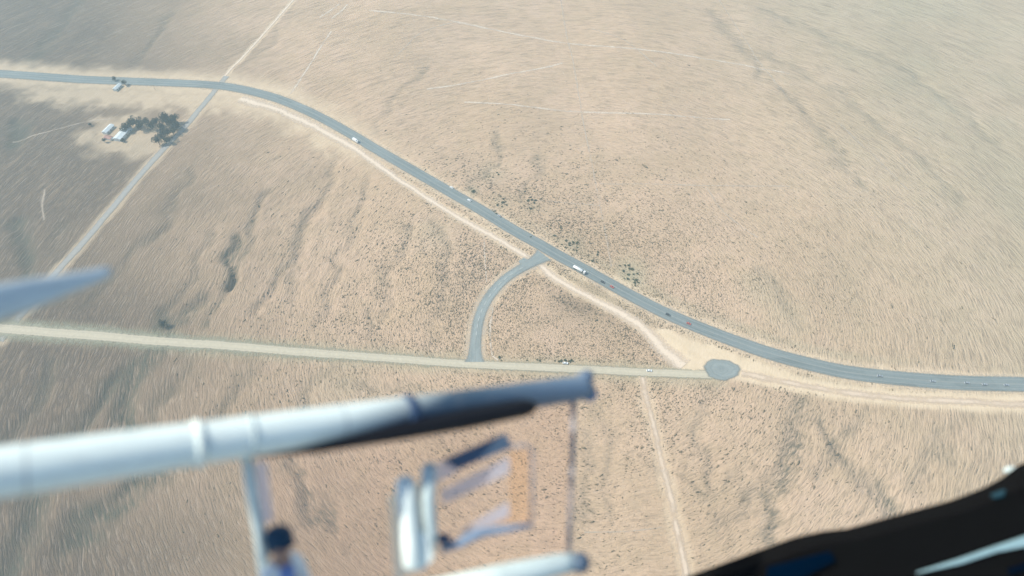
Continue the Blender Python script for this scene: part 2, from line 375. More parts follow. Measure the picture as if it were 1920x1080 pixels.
# ------------------------------------------------------------ ground sheet
ny, nx = GX.shape
verts = np.stack([GX, GY, GH], -1).reshape(-1, 3)
ii = np.arange((ny-1)*(nx-1)); jy, jx = ii//(nx-1), ii % (nx-1); a0 = jy*nx+jx
faces = np.stack([a0, a0+1, a0+nx+1, a0+nx], -1)
me = bpy.data.meshes.new("ground"); me.vertices.add(len(verts)); me.vertices.foreach_set("co", verts.astype(np.float32).ravel())
me.loops.add(faces.size); me.loops.foreach_set("vertex_index", faces.astype(np.int32).ravel())
me.polygons.add(len(faces)); me.polygons.foreach_set("loop_start", np.arange(0, faces.size, 4, dtype=np.int32))
me.update(calc_edges=True); me.polygons.foreach_set("use_smooth", np.ones(len(faces), bool))
ca = me.color_attributes.new("mask", 'FLOAT_COLOR', 'POINT')
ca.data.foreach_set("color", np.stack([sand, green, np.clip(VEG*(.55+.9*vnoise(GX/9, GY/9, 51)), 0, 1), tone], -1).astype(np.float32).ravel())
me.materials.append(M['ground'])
tag(link(bpy.data.objects.new("ground", me)), kind="structure")

# ------------------------------------------------------------ roads and tracks
def catmull(pts, step=4.0):
    pts = [np.array(p[:2]) for p in pts]; out = []
    P_ = [2*pts[0]-pts[1]]+pts+[2*pts[-1]-pts[-2]]
    for i in range(1, len(P_)-2):
        p0, p1, p2, p3 = P_[i-1:i+3]; n = max(1, int(np.linalg.norm(p2-p1)/step))
        for k in range(n):
            t = k/n; out.append(.5*((2*p1)+(-p0+p2)*t+(2*p0-5*p1+4*p2-p3)*t*t+(-p0+3*p1-3*p2+p3)*t**3))
    out.append(pts[-1]); return np.array(out)
def frames(c):
    t = np.gradient(c, axis=0); t /= np.linalg.norm(t, axis=1)[:, None]+1e-9
    return np.stack([-t[:, 1], t[:, 0]], -1)
def ribbon(name, pts, width, mat, off, kind="structure", wob=.0, lateral=0.0, sub=4, dash=None, smooth=True):
    c = catmull(pts) if smooth else np.array([p[:2] for p in pts]); nrm = frames(c)
    s = np.concatenate([[0], np.cumsum(np.linalg.norm(np.diff(c, axis=0), axis=1))])
    V, F, UV = [], [], []
    for i in range(len(c)):
        wd = width(s[i], s[-1]) if callable(width) else width
        wl = wd*(1+wob*(vnoise(np.array(s[i]/9), np.array(1.), 31)-.5))
        wr = wd*(1+wob*(vnoise(np.array(s[i]/9), np.array(7.), 32)-.5))
        for k in range(sub+1):
            q = k/sub; o = -wl/2*(1-q)+wr/2*q+lateral
            x, y = c[i]+nrm[i]*o
            V.append((x, y, hz(x, y)+off)); UV.append((s[i], q))
    for i in range(len(c)-1):
        if dash and (s[i] % (dash[0]+dash[1])) > dash[0]: continue
        for k in range(sub):
            a = i*(sub+1)+k; F.append((a, a+sub+1, a+sub+2, a+1)[::-1])
    o = bpy.data.objects.new(name, mesh_np(name, V, F, mat, UV)); link(o)
    return tag(o, kind=kind)
def hw_w(s, L):
    f = s/L; return 14.6+3.2*float(sstep(.55, .85, np.array(f)))+1.5*float(sstep(.3, .1, np.array(f)))
thin_lo = track_mat("worn_faint_track", (.56,.46,.35), (.60,.50,.39), .62, .45)
for k, (pts, wd, st) in enumerate(THIN): ribbon("wheel_track", Gs(pts), wd, M['thin'] if st > .58 else thin_lo, .10+.004*k, wob=.5)
ribbon("dirt_track", SOUTH, 7.0, M['dirt_soft'], .22, wob=.4)
ribbon("dirt_track", EAST, 9, M['dirt_soft'], .23, wob=.3)
ribbon("farm_track", FARMTRACK, 5.2, M['dirt'], .24, wob=.3)
ribbon("frontage_track", FRONTAGE_A, lambda s, L: 19-9*min(1, s/(L*.6)), M['dirt'], .25, wob=.4)
ribbon("frontage_track", FRONTAGE_B, lambda s, L: 10.5+10*(s/L)**2, M['dirt'], .26, wob=.4)
ribbon("side_road", DIAG, 8.5, M['grey_track'], .28, wob=.15)
ribbon("gravel_verge", LINK, 21, M['verge'], .30, wob=.3)
ribbon("gravel_verge", HIGHWAY, 21, M['verge'], .31, wob=.2)
ribbon("gravel_verge", SERVICE, lambda s, L: 30-18*min(1, s/(L*.7)), M['verge_s'], .29, wob=.2)
ribbon("service_road", SERVICE, lambda s, L: 12-3*min(1, s/(L*.7)), M['concrete'], .32, wob=.1)
ribbon("link_road", LINK, lambda s, L: 11.5+12*math.exp(-s/9)+9*math.exp(-(L-s)/6), M['asphalt_l'], .38, sub=6)
ribbon("highway", HIGHWAY, hw_w, M['asphalt'], .46, sub=6)
# small spur where the dirt track meets the link road
sp_ = Gs([(972,490),(982,484),(996,490),(1000,496),(990,500),(978,500)])
me = mesh_np("track_apron", [(p.x, p.y, .42) for p in sp_], [tuple(range(len(sp_)))[::-1]], M['asphalt_l'], [(p.x, .5) for p in sp_])
tag(link(bpy.data.objects.new("track_apron", me)), kind="structure")
# turning circle
V, F, UV = [(TURN_C[0], TURN_C[1], .44)], [], [(0, .5)]
nt_ = 56
for rk, (fr, vv) in enumerate(((.55, .6), (.85, .8), (1.06, 1.0))):
    for i in range(nt_):
        a = 2*math.pi*i/nt_; rr = fr*(1+.05*math.sin(3*a+1)+.03*math.sin(7*a)+.02*math.sin(13*a+2))
        V.append((TURN_C[0]+math.cos(a)*15.6*rr, TURN_C[1]+math.sin(a)*11*rr, .44)); UV.append((i, vv))
for i in range(nt_):
    j = (i+1) % nt_; F.append((0, 1+i, 1+j))
    for rk in range(2):
        a = 1+rk*nt_; F.append((a+i, a+nt_+i, a+nt_+j, a+j))
tag(link(bpy.data.objects.new("turning_circle", mesh_np("turning_circle", V, F, M['asphalt_l'], UV))), kind="structure")
# markings
cH = catmull(HIGHWAY)
for lat in (-4.6, 4.6): ribbon("edge_line", HIGHWAY, .22, M['paint'], .52, lateral=lat, sub=1)
for lat in (-.35, .35): ribbon("centre_line", HIGHWAY, .22, M['paint'], .53, lateral=lat, sub=1)
ribbon("centre_line", LINK[1:], .22, M['paint'], .52, sub=1)
ribbon("edge_line", LINK[1:], .2, M['paint'], .52, lateral=3.8, sub=1); ribbon("edge_line", LINK[1:], .2, M['paint'], .52, lateral=-3.8, sub=1)

# ------------------------------------------------------------ mesh helpers
class MB:
    def __init__(s): s.b = bmesh.new()
    def box(s, c, d, rot=None, bev=0, taper=None):
        r = bmesh.ops.create_cube(s.b, size=1); vs = r['verts']
        for v in vs:
            tx, ty = (taper if (taper and v.co.z > 0) else (1, 1))
            v.co = Vector((v.co.x*d[0]*tx, v.co.y*d[1]*ty, v.co.z*d[2]))
        if bev:
            es = list({e for v in vs for e in v.link_edges})
            rr = bmesh.ops.bevel(s.b, geom=es, offset=bev, segments=2, affect='EDGES', profile=.5); vs = list({v for f in rr['faces'] for v in f.verts} | {v for v in vs if v.is_valid})
        m = Matrix.Translation(c) @ (rot.to_4x4() if rot else Matrix())
        bmesh.ops.transform(s.b, matrix=m, verts=vs); return s
    def tube(s, pts, rad, n=16, caps=True, squash=1.0):
        pts = [Vector(p) for p in pts]; rad = rad if isinstance(rad, (list, tuple)) else [rad]*len(pts); rings = []
        t0 = (pts[1]-pts[0]).normalized(); ref = Vector((0, 0, 1)) if abs(t0.z) < .9 else Vector((1, 0, 0)); nrm = t0.cross(ref).normalized()
        for i, p in enumerate(pts):
            t = (pts[min(i+1, len(pts)-1)]-pts[max(i-1, 0)]).normalized(); nrm = (nrm-t*nrm.dot(t)).normalized(); bn = t.cross(nrm)
            rings.append([s.b.verts.new(p+(nrm*math.cos(a)+bn*math.sin(a)*squash)*rad[i]) for a in [2*math.pi*k/n for k in range(n)]])
        for i in range(len(pts)-1):
            for k in range(n):
                f = s.b.faces.new((rings[i][k], rings[i][(k+1) % n], rings[i+1][(k+1) % n], rings[i+1][k])); f.smooth = True
        if caps:
            s.b.faces.new(rings[0][::-1]); s.b.faces.new(rings[-1])
        return s
    def ball(s, c, r, sc=(1,1,1), seg=20, rot=None):
        q = bmesh.ops.create_uvsphere(s.b, u_segments=seg, v_segments=seg//2+2, radius=r)
        m = Matrix.Translation(c) @ (rot.to_4x4() if rot else Matrix()) @ Matrix.Diagonal((*sc, 1)); bmesh.ops.transform(s.b, matrix=m, verts=q['verts'])
        for v in q['verts']:
            for f in v.link_faces: f.smooth = True
        return s
    def slab(s, pts, th):     # pts: planar-ish 3D outline, thickness along its normal
        pts = [Vector(p) for p in pts]; c = sum(pts, Vector())/len(pts); n = Vector()
        for a, b_ in zip(pts, pts[1:]+pts[:1]): n += (a-c).cross(b_-c)
        n.normalize(); A = [s.b.verts.new(p+n*th/2) for p in pts]; B = [s.b.verts.new(p-n*th/2) for p in pts]
        s.b.faces.new(A); s.b.faces.new(B[::-1])
        for i in range(len(pts)):
            j = (i+1) % len(pts); s.b.faces.new((A[j], A[i], B[i], B[j]))
        return s
    def prism(s, prof, y0, y1):   # profile in x,z extruded along y
        A = [s.b.verts.new((x, y0, z)) for x, z in prof]; B = [s.b.verts.new((x, y1, z)) for x, z in prof]
        s.b.faces.new(A); s.b.faces.new(B[::-1])
        for i in range(len(prof)):
            j = (i+1) % len(prof); s.b.faces.new((A[j], A[i], B[i], B[j]))
        return s
    def build(s, name, mat, parent=None, bevel=0):
        bmesh.ops.recalc_face_normals(s.b, faces=s.b.faces)
        me = bpy.data.meshes.new(name); s.b.to_mesh(me); s.b.free(); me.materials.append(mat)
        o = link(bpy.data.objects.new(name, me), parent)
        if bevel:
            md = o.modifiers.new("bevel", 'BEVEL'); md.width = bevel; md.segments = 3; md.limit_method = 'ANGLE'
        return o
def empty(name, loc, rz=0, label=None, cat=None, group=None):
    o = link(bpy.data.objects.new(name, None)); o.location = loc; o.rotation_euler.z = rz; o.empty_display_size = .3
    return tag(o, label, cat, group)
def copy_tree(o, parent=None):
    c = o.copy(); S.collection.objects.link(c); c.parent = parent
    for ch in list(o.children): copy_tree(ch, c)
    return c

# ------------------------------------------------------------ vegetation
def leaves(n, rx, rz, cz, size, seed, lumps=7, squash=.75):
    rg = np.random.default_rng(seed); cen = rg.normal(size=(lumps, 3)); cen /= np.linalg.norm(cen, axis=1)[:, None]
    cen *= rg.uniform(.25, .72, (lumps, 1)); cen[:, 2] *= squash; rad = rg.uniform(.3, .55, lumps)
    which = rg.integers(0, lumps, n); d = rg.normal(size=(n, 3)); d /= np.linalg.norm(d, axis=1)[:, None]
    p = (cen[which]+d*(rad[which]*rg.uniform(.55, 1.05, n)**.6)[:, None])*np.array([rx, rx, rz])+np.array([0, 0, cz])
    p[:, 2] = np.maximum(p[:, 2], .05)
    V, F = [], []
    for i in range(n):
        a = rg.normal(size=3); a /= np.linalg.norm(a); c = np.cross(a, d[i]+rg.normal(size=3)*.4); c /= np.linalg.norm(c)+1e-9
        s_ = size*rg.uniform(.6, 1.3); k = len(V)
        V += [tuple(p[i]+a*s_), tuple(p[i]+c*s_*.6), tuple(p[i]-a*s_), tuple(p[i]-c*s_*.6)]; F.append((k, k+1, k+2, k+3))
    return V, F
def make_tree(seed, h, rx, name="dark_tree", lm='leaf'):
    root = empty(name, (0, 0, 0))
    mb = MB(); mb.tube([(0, 0, -.3), (.1, .05, h*.25), (0, .1, h*.6)], [.32, .22, .12], 8)
    rg = random.Random(seed)
    for k in range(5):
        a = k*1.26+rg.random(); mb.tube([(0, 0, h*(.25+.06*k)), (math.cos(a)*rx*.35, math.sin(a)*rx*.35, h*(.45+.05*k)), (math.cos(a)*rx*.6, math.sin(a)*rx*.6, h*(.55+.06*k))], [.12, .08, .03], 6)
    mb.build("trunk", M['bark'], root)
    V, F = leaves(900, rx, h*.5, h*.58, .38, seed, 11)
    link(bpy.data.objects.new("crown", mesh_np("crown", V, F, M[lm])), root); return root
protos = [make_tree(5, 9, 4.6), make_tree(6, 8, 5.2), make_tree(7, 10.5, 4.2)]
used = [False]*3
def place(pl, us, i, x, y, s, rz, label, cat, group, sz=1.0):
    o = pl[i] if not us[i] else copy_tree(pl[i]); us[i] = True
    o.location = (x, y, hz(x, y)); o.rotation_euler.z = rz; o.scale = (s, s, s*sz); tag(o, label, cat, group)
    if not group and 'group' in o: del o['group']
    return o
grove = [(247,243),(258,238),(266,247),(276,238),(286,245),(296,237),(306,246),(314,236),(326,238),(333,245),(326,254),(316,257),(306,262),(318,267),(300,272),(238,250),(310,228),(330,230)]
for k, (px, py) in enumerate(grove):
    g = G(px, py)
    place(protos, used, k % 3, g.x, g.y, random.uniform(1.25, 1.7), random.random()*6, ("dark green tree in the upper row of the farm grove" if k < 11 else "dark green tree in the thick lower right part of the farm grove"), "tree", "trees in the upper row of the farm grove" if k < 11 else "trees in the lower right part of the farm grove")
for px, py, lab, s in ((236,160,"dark tree beside the small white shed above the upper-left road",.9),(216,152,"dull green tree behind the small white shed above the upper-left road",.8),
                       (306,612,"lone dark tree standing beside the pale service road at its left part",1.0),(198,268,"dark tree at the left end of the white farm building",.7),
                       (232,268,"dark tree in front of the white farm building",.6),(170,236,"small dark tree left of the farm shed",.55)):
    g = G(px, py); place(protos, used, random.randrange(3), g.x, g.y, s, random.random()*6, lab, "tree", None)
def shrub_proto(seed, lm, nm="green_shrub"):
    root = empty(nm, (0, 0, 0)); MB().tube([(0, 0, -.1), (.05, 0, .5)], [.08, .05], 6).build("stem", M['bark'], root)
    V, F = leaves(170, 1.5, 1.1, .9, .3, seed, 6); link(bpy.data.objects.new("foliage", mesh_np("foliage", V, F, M[lm])), root); return root
sp2 = [shrub_proto(20+i, 'leaf2') for i in range(3)]; us2 = [False]*3
shr = []
for (px, py, n, rr) in ((884,357,5,8),(940,382,9,14),(925,400,5,8),(1074,462,10,13),(1060,455,5,10),(1182,518,12,15),(1192,530,7,8),(1170,500,5,10),(995,382,6,12),(1000,370,4,8),(925,322,4,12),(1040,430,5,18),(1120,480,5,16),(990,430,5,18),(1010,690,0,3)):
    c = G(px, py)
    for k in range(n):
        a = random.random()*6.28; q = rr*math.sqrt(random.random())*.6; shr.append((c.x+math.cos(a)*q*.8, c.y+math.sin(a)*q*1.15))
for (px, py) in ((1007,675),(1012,677),(1040,677),(1048,678),(1052,677),(1060,676),(1068,678),(1072,677),(988,676),(940,676),(936,671)):
    g = G(px, py); shr.append((g.x, g.y))
for k, (x, y) in enumerate(shr):
    place(sp2, us2, k % 3, x, y, random.uniform(.45, 1.25), random.random()*6, "small green shrub growing in the dry scrub near the road junction", "shrub", "green shrubs near the junction", .8)

# scrub: countless dry tufts as one mesh
roads_np = [(HIGHWAY, 8.5), (LINK, 9), (SERVICE, 8), (FRONTAGE_A, 4.5), (FRONTAGE_B, 6), (DIAG, 6), (SOUTH, 4), (EAST, 6)]
cc = G(1060, 560)
n = 70000
xs = cc[0]+RNG.normal(size=n)*120; ys = cc[1]+RNG.normal(size=n)*105
keep = np.ones(n, bool)
for pl, d in roads_np: keep &= polydist(xs, ys, pl) > d
for pl in PALE: keep &= ~inpoly(xs, ys, pl)
keep &= np.hypot(xs-TURN_C[0], ys-TURN_C[1]) > 19
dens = vnoise(xs/38, ys/38, 40)*.55+vnoise(xs/13, ys/13, 41)*.45
keep &= RNG.random(n) < sstep(.05, .7, dens)*.9
keep &= (ys > 140)
xs, ys = xs[keep], ys[keep]; m = len(xs)
ico = bmesh.new(); bmesh.ops.create_icosphere(ico, subdivisions=1, radius=1); iv = np.array([v.co[:] for v in ico.verts]); ifc = np.array([[v.index for v in f.verts] for f in ico.faces]); ico.free()
ixx = np.clip(np.searchsorted(AX, xs)-1, 0, nx-2); iyy = np.clip(np.searchsorted(AY, ys)-1, 0, ny-2); zs = GH[iyy, ixx]
sz = RNG.lognormal(-.75, .38, m)*.95; r0 = np.hypot(xs-SWEEP[0], ys-SWEEP[1]); el = 1+np.clip(r0/260, 0, 1.4)
ang = np.arctan2(ys-SWEEP[1], xs-SWEEP[0])+math.pi/2+RNG.normal(size=m)*.35
V = iv[None]*(1+RNG.uniform(-.35, .35, (m, 12, 1)))*np.stack([sz*el*.85, sz*.5, sz*.42], -1)[:, None]
c_, s_ = np.cos(ang)[:, None], np.sin(ang)[:, None]
V = np.stack([V[..., 0]*c_-V[..., 1]*s_+xs[:, None], V[..., 0]*s_+V[..., 1]*c_+ys[:, None], V[..., 2]+(zs+sz*.22)[:, None]], -1).reshape(-1, 3)
Fc = (ifc[None]+(np.arange(m)*12)[:, None, None]).reshape(-1, 3)
me = bpy.data.meshes.new("scrub"); me.vertices.add(len(V)); me.vertices.foreach_set("co", V.astype(np.float32).ravel())
me.loops.add(Fc.size); me.loops.foreach_set("vertex_index", Fc.astype(np.int32).ravel()); me.polygons.add(len(Fc)); me.polygons.foreach_set("loop_start", np.arange(0, Fc.size, 3, dtype=np.int32)); me.update(calc_edges=True)
me.materials.append(M['scrub']); tag(link(bpy.data.objects.new("scrub", me)), "low dry brown scrub scattered over the plain around the road junction", "scrub", kind="stuff")

# ------------------------------------------------------------ farm
def house(px, py, w_, d_, h_, rz, roofm, label, pitch=1.2, name="farm_building"):
    g = G(px, py); root = empty(name, (g.x, g.y, hz(g.x, g.y)), rz, label, "building")
    MB().prism([(-w_/2, -.3), (w_/2, -.3), (w_/2, h_), (0, h_+pitch), (-w_/2, h_)], -d_/2, d_/2).build("wall", M['wall'], root)
    o = .45; r = MB()
    for sg in (-1, 1):
        r.prism([(0, h_+pitch+.03), (sg*(w_/2+o), h_+.03-o*pitch/w_*2), (sg*(w_/2+o), h_+.15-o*pitch/w_*2), (0, h_+pitch+.16)], -d_/2-o, d_/2+o)
    for k in range(int(d_/1.2)):
        for sg in (-1, 1): r.box((sg*w_/4, -d_/2+k*1.2+.6, h_+pitch/2+.19), (math.hypot(w_/2, pitch), .06, .06), Matrix.Rotation(sg*math.atan2(pitch, w_/2), 3, 'Y'))
    r.build("roof", roofm, root)
    dr = MB().box((w_/2+.03, 0, 1.05), (.08, 1.0, 2.1)).build("door", M['doorm'], root); MB().ball((w_/2+.1, .38, 1.05), .05).build("handle", M['steel'], dr)
    for k in (-1, 1):
        wn = MB().box((w_/2+.03, k*d_/3.2, 1.5), (.07, 1.3, 1.0)).build("window", M['glass'], root)
        MB().box((w_/2+.06, k*d_/3.2, .95), (.16, 1.5, .08)).build("sill", M['wall'], wn)
    return root
house(233, 255, 9, 24, 3.6, R(-12), M['roof_w'], "long white roofed farm building at the left end of the dark grove")
house(205, 246, 6, 15, 3.0, R(-14), M['roof_w'], "smaller pale shed left of the long white farm building")
house(206, 262, 5, 9, 2.6, R(70), M['roof_r'], "small rusty red roofed hut below the pale shed")
house(221, 166, 5, 12, 2.8, R(-15), M['roof_w'], "small white shed beside trees above the upper-left road", name="shed")
for px, py, lab in ((314,632,"wooden pole beside the lone tree on the pale service road"),(292,170,"wooden pole on the verge of the highway above the dark grove"),):
    g = G(px, py); rt = empty("utility_pole", (g.x, g.y, hz(g.x, g.y)), .3, lab, "pole")
    MB().tube([(0, 0, -.4), (0, 0, 8.5)], [.17, .11], 10).build("mast", M['wood'], rt); MB().box((0, 0, 7.8), (2.2, .12, .14), bev=.02).build("crossarm", M['wood'], rt)
    for k in (-.95, 0, .95): MB().tube([(k, 0, 7.87), (k, 0, 8.15)], [.06, .035], 8).build("insulator", M['lamp'], rt)

# ------------------------------------------------------------ vehicles (x forward)
def wheels(root, xs_, hw, r=.34, wd=.24):
    for x in xs_:
        for sgn in (-1, 1):
            t = MB().tube([(x, sgn*hw-wd/2, r), (x, sgn*hw+wd/2, r)], r, 18).build("wheel", M['tyre'], root)
            MB().tube([(x, sgn*(hw+wd/2+.005)-.01, r), (x, sgn*(hw+wd/2+.005)+.01, r)], r*.55, 12).build("rim", M['silver'], t)
def make_car(paint, L=4.5, W=1.8, name="car"):
    root = empty(name, (0, 0, 0))
    MB().prism([(-L/2, .35), (L/2, .35), (L/2, .68), (L/2-.25, .86), (L*.2, .98), (-L/2+.15, 1.02), (-L/2, .8)], -W/2, W/2).build("body", paint, root, .06)
    MB().prism([(-L*.38, 1.0), (L*.21, .97), (L*.06, 1.42), (-L*.28, 1.44)], -W/2+.12, W/2-.12).build("window", M['glass'], root, .05)
    MB().box((-L*.11, 0, 1.46), (L*.33, W-.34, .07), bev=.03).build("roof", paint, root)
    for sgn in (-1, 1):
        MB().box((L/2+.01, sgn*(W/2-.3), .68), (.06, .36, .15), bev=.02).build("headlight", M['lamp'], root)
        MB().box((-L/2-.01, sgn*(W/2-.25), .75), (.05, .28, .15), bev=.02).build("taillight", M['red'], root)
    wheels(root, (-L*.3, L*.31), W/2-.12); return root
RH = HIGHWAY
def heading(pl, x, y):
    c = catmull(pl); i = int(np.argmin(np.hypot(c[:, 0]-x, c[:, 1]-y))); i = min(max(i, 1), len(c)-2)
    d = c[i+1]-c[i-1]; return math.atan2(d[1], d[0])
carp = {}
def car(kind, px, py, pl, flip, label, group=None):
    mk = {'white': ('white', 4.7, 1.9), 'red': ('red', 4.2, 1.75), 'dark': ('darkcar', 4.5, 1.8), 'silver': ('silver', 4.6, 1.8)}[kind]
    if kind in carp: o = copy_tree(carp[kind])
    else: o = carp[kind] = make_car(M[mk[0]], mk[1], mk[2])
    g = G(px, py); o.location = (g.x, g.y, hz(g.x, g.y)+(.47 if pl is HIGHWAY else .39 if pl is LINK else .33)); o.rotation_euler.z = heading(pl, g.x, g.y)+(math.pi if flip else 0)
    tag(o, label, "car", group); return o
HG = "cars driving on the highway"
car('white', 847, 353, HIGHWAY, False, "white car on the highway, upper of the two between the box truck and the junction", HG)
car('white', 880, 377, HIGHWAY, False, "white car on the highway, lower of the two between the box truck and the junction", HG)
car('silver', 936, 406, HIGHWAY, False, "silver car on the highway just above the link road junction", HG)
car('dark', 1130, 530, HIGHWAY, True, "dark car on the highway directly ahead of the tanker truck", HG)
car('red', 1147, 539, HIGHWAY, True, "red car on the highway ahead of the dark car and tanker", HG)
car('dark', 1252, 591, HIGHWAY, True, "dark car on the highway bend, between the two red cars", HG)
car('red', 1291, 608, HIGHWAY, True, "red car on the highway bend, the farther right of the two red ones", HG)
for px, py, lab in ((1649,706,"white car on the right stretch of highway, farthest left of the five there"),(1748,716,"white car on the right stretch of highway, second of the five from the left"),(1812,719,"white car on the right stretch of highway, middle one of the five"),
                    (1845,722,"white car on the right stretch of highway, fourth of the five from the left"),(1886,723,"white car on the right stretch of highway, nearest the right edge of the photo")):
    car('silver', px, py, HIGHWAY, True, lab.replace('white', 'silver'), HG)
ribbon("link_marking", LINK[2:8], .7, M['paint2'], .54, sub=1, dash=(4, 5))
car('white', 1060, 682, SERVICE, False, "white car on the pale service road below the scrub triangle", None)
car('white', 1217, 696, SERVICE, False, "white car on the pale service road nearest the turning circle", None)

# tanker truck
g = G(1087, 509); tt = empty("tanker_truck", (g.x, g.y, .47), heading(HIGHWAY, g.x, g.y)+math.pi, "white tanker truck with a long round tank on the highway beside the junction", "truck")
MB().tube([(-7.4, 0, 2.35), (-7.2, 0, 2.35), (3.0, 0, 2.35), (3.2, 0, 2.35)], [1.0, 1.42, 1.42, 1.0], 28).build("tank", M['tank'], tt)
MB().box((-2.1, 0, 3.62), (9.5, .5, .06), bev=.01).build("walkway", M['steel'], tt)
for x in (-5.5, -2, 1.2): MB().tube([(x, 0, 3.6), (x, 0, 3.78)], .3, 14).build("hatch", M['silver'], tt)
MB().box((-1.6, 0, .95), (12, 1.0, .28), bev=.03).build("chassis", M['steel'], tt)
cb = MB().box((5.35, 0, 2.0), (2.2, 2.45, 2.5), bev=.18, taper=(.92, .95)).build("cab", M['white'], tt)
MB().box((6.42, 0, 2.45), (.10, 2.1, .9), Matrix.Rotation(R(-5), 3, 'Y'), bev=.03).build("windscreen", M['glass'], cb)
for sgn in (-1, 1):
    MB().box((5.6, sgn*1.22, 2.4), (.9, .06, .75), bev=.02).build("side_window", M['glass'], cb); MB().box((6.3, sgn*1.5, 2.5), (.12, .3, .6), bev=.03).build("mirror", M['steel'], cb)
    MB().box((6.48, sgn*.9, 1.1), (.08, .4, .22), bev=.02).build("headlight", M['lamp'], tt)
MB().box((6.45, 0, .75), (.2, 2.4, .4), bev=.05).build("bumper", M['steel'], tt)
MB().box((4.0, 0, 2.1), (.35, 2.2, 1.9), bev=.05).build("deflector", M['steel'], tt)
wheels(tt, (-6.4, -5.2, -4.0, 2.6, 3.8, 5.7), 1.08, .5, .3)
# box truck
g = G(667, 266); bt = empty("box_truck", (g.x, g.y, .47), heading(HIGHWAY, g.x, g.y)+math.pi, "white box truck at the far left stretch of the highway", "truck")
MB().box((-.9, 0, 2.25), (6.6, 2.5, 2.6), bev=.06).build("cargo_box", M['white'], bt)
MB().box((-.9, 0, .85), (7.0, 1.0, .25)).build("chassis", M['steel'], bt)
cb = MB().box((3.6, 0, 1.75), (1.7, 2.3, 2.0), bev=.16, taper=(.85, .94)).build("cab", M['white'], bt)
MB().box((4.36, 0, 2.15), (.10, 2.0, .75), Matrix.Rotation(R(-10), 3, 'Y'), bev=.03).build("windscreen", M['glass'], cb)
for sgn in (-1, 1): MB().box((4.45, sgn*.85, .95), (.08, .4, .2), bev=.02).build("headlight", M['lamp'], bt)
MB().box((4.44, 0, .65), (.18, 2.2, .3), bev=.04).build("bumper", M['steel'], bt)
wheels(bt, (-3.0, 3.3), 1.0, .48, .3)

# ------------------------------------------------------------ the open aircraft frame flying below the camera
AF = dict(
 boom=None, slate=plain("slate_blue_paint", (.07,.115,.17), .45, coat=.3, vary=.2, scale=1.2), navy=plain("navy_paint", (.03,.07,.14), .5, vary=.2),
 black=plain("black_rubber", (.006,.007,.010), .6, vary=.1, spec=.3), pale=plain("pale_alloy", (.55,.65,.62), .6, .0, .05, vary=.1),
 mauve=plain("anodised_strut", (.27,.26,.27), .5, .2), white=plain("white_fabric", (.82,.90,.82), .8, vary=.07, scale=6),
 screen=clear("pink_tinted_screen", (1.0,.965,.95), .015, .03, (.95,.80,.72)), peach=clear("peach_film", (1,.93,.84), .01, .05, (1,.88,.74)),
 film=clear("pale_blue_film", (.86,.88,.93), .02, .38, (.80,.80,.86)), film2=clear("milky_cover", (.9,.94,.93), .02, .30, (.85,.92,.90)), blue=plain("blue_alloy", (.20,.28,.38), .6, .0, vary=.15))
b = N("boom_paint")     # white boom colour turning slate along its length, sooner towards the bottom
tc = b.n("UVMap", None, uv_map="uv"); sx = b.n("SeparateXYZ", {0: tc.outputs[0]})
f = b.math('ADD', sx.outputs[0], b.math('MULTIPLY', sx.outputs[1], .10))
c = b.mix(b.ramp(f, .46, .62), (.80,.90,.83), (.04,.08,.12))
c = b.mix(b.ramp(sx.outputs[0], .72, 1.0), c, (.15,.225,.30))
gv_ = b.n("CombineXYZ", {0: b.math('MULTIPLY', sx.outputs[0], 9.0), 1: b.math('MULTIPLY', sx.outputs[1], 2.2)}).outputs[0]
gr = b.noise(gv_, 2.0, 5, .7)
c = b.mix(b.math('MULTIPLY', b.ramp(gr, .50, .75), .35), c, (.30,.29,.26))
seam = b.ramp(b.math('ABSOLUTE', b.math('SUBTRACT', b.math('FRACT', b.math('MULTIPLY', sx.outputs[0], 5.0)), .5)), .012, .004)
c = b.mix(b.math('MULTIPLY', seam, .5), c, (.12,.14,.16))
p_ = b.n("BsdfPrincipled", {"Base Color": c, "Roughness": b.math('ADD', .28, b.math('MULTIPLY', gr, .3)), "Coat Weight": .25}); AF['boom'] = b.surf(p_.outputs[0])

ac = empty("aircraft_frame", P(760, 900, 5.4), 0, "open aircraft frame with a long white and slate boom, glazed panel and white seat", "aircraft")
def bld(mb, name, mat, parent=ac):
    o = mb.build(name, mat, parent)
    if parent is not None:
        inv = Matrix.Translation(-ac.location); o.matrix_parent_inverse = Matrix(); 
        if parent is ac: o.data.transform(inv)
        else: o.data.transform(inv)
    return o
A_, B_ = P(-150, 908, 3.72), P(1098, 726, 6.4); nseg = 60
pts = [A_.lerp(B_, k/nseg) for k in range(nseg+1)]; mb = MB(); rads = [.152-.036*(k/nseg) for k in range(nseg+1)]
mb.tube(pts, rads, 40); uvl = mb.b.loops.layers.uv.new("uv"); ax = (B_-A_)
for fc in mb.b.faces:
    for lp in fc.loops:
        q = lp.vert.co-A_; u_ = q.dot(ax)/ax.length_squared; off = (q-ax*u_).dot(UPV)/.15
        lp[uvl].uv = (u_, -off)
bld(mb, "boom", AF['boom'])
def onboom(px): # point of the boom axis seen at that pixel column
    best = min((abs((lambda r_: 960+FPX*r_.dot(RGT)/r_.dot(FWD))(A_.lerp(B_, k/2000)-CAM)-px), k) for k in range(2001)); return A_.lerp(B_, best[1]/2000), best[1]/2000
axn = ax.normalized()
for px, mt, wd, ex in ((370, 'white', .045, .016), (470, 'pale', .03, .008), (765, 'navy', .07, .018)):
    q, t_ = onboom(px); rr = .152-.036*t_+ex
    bld(MB().tube([q-axn*wd/2, q-axn*wd*.35, q+axn*wd*.35, q+axn*wd/2], [rr-.008, rr, rr, rr-.008], 32), "clamp", AF[mt])
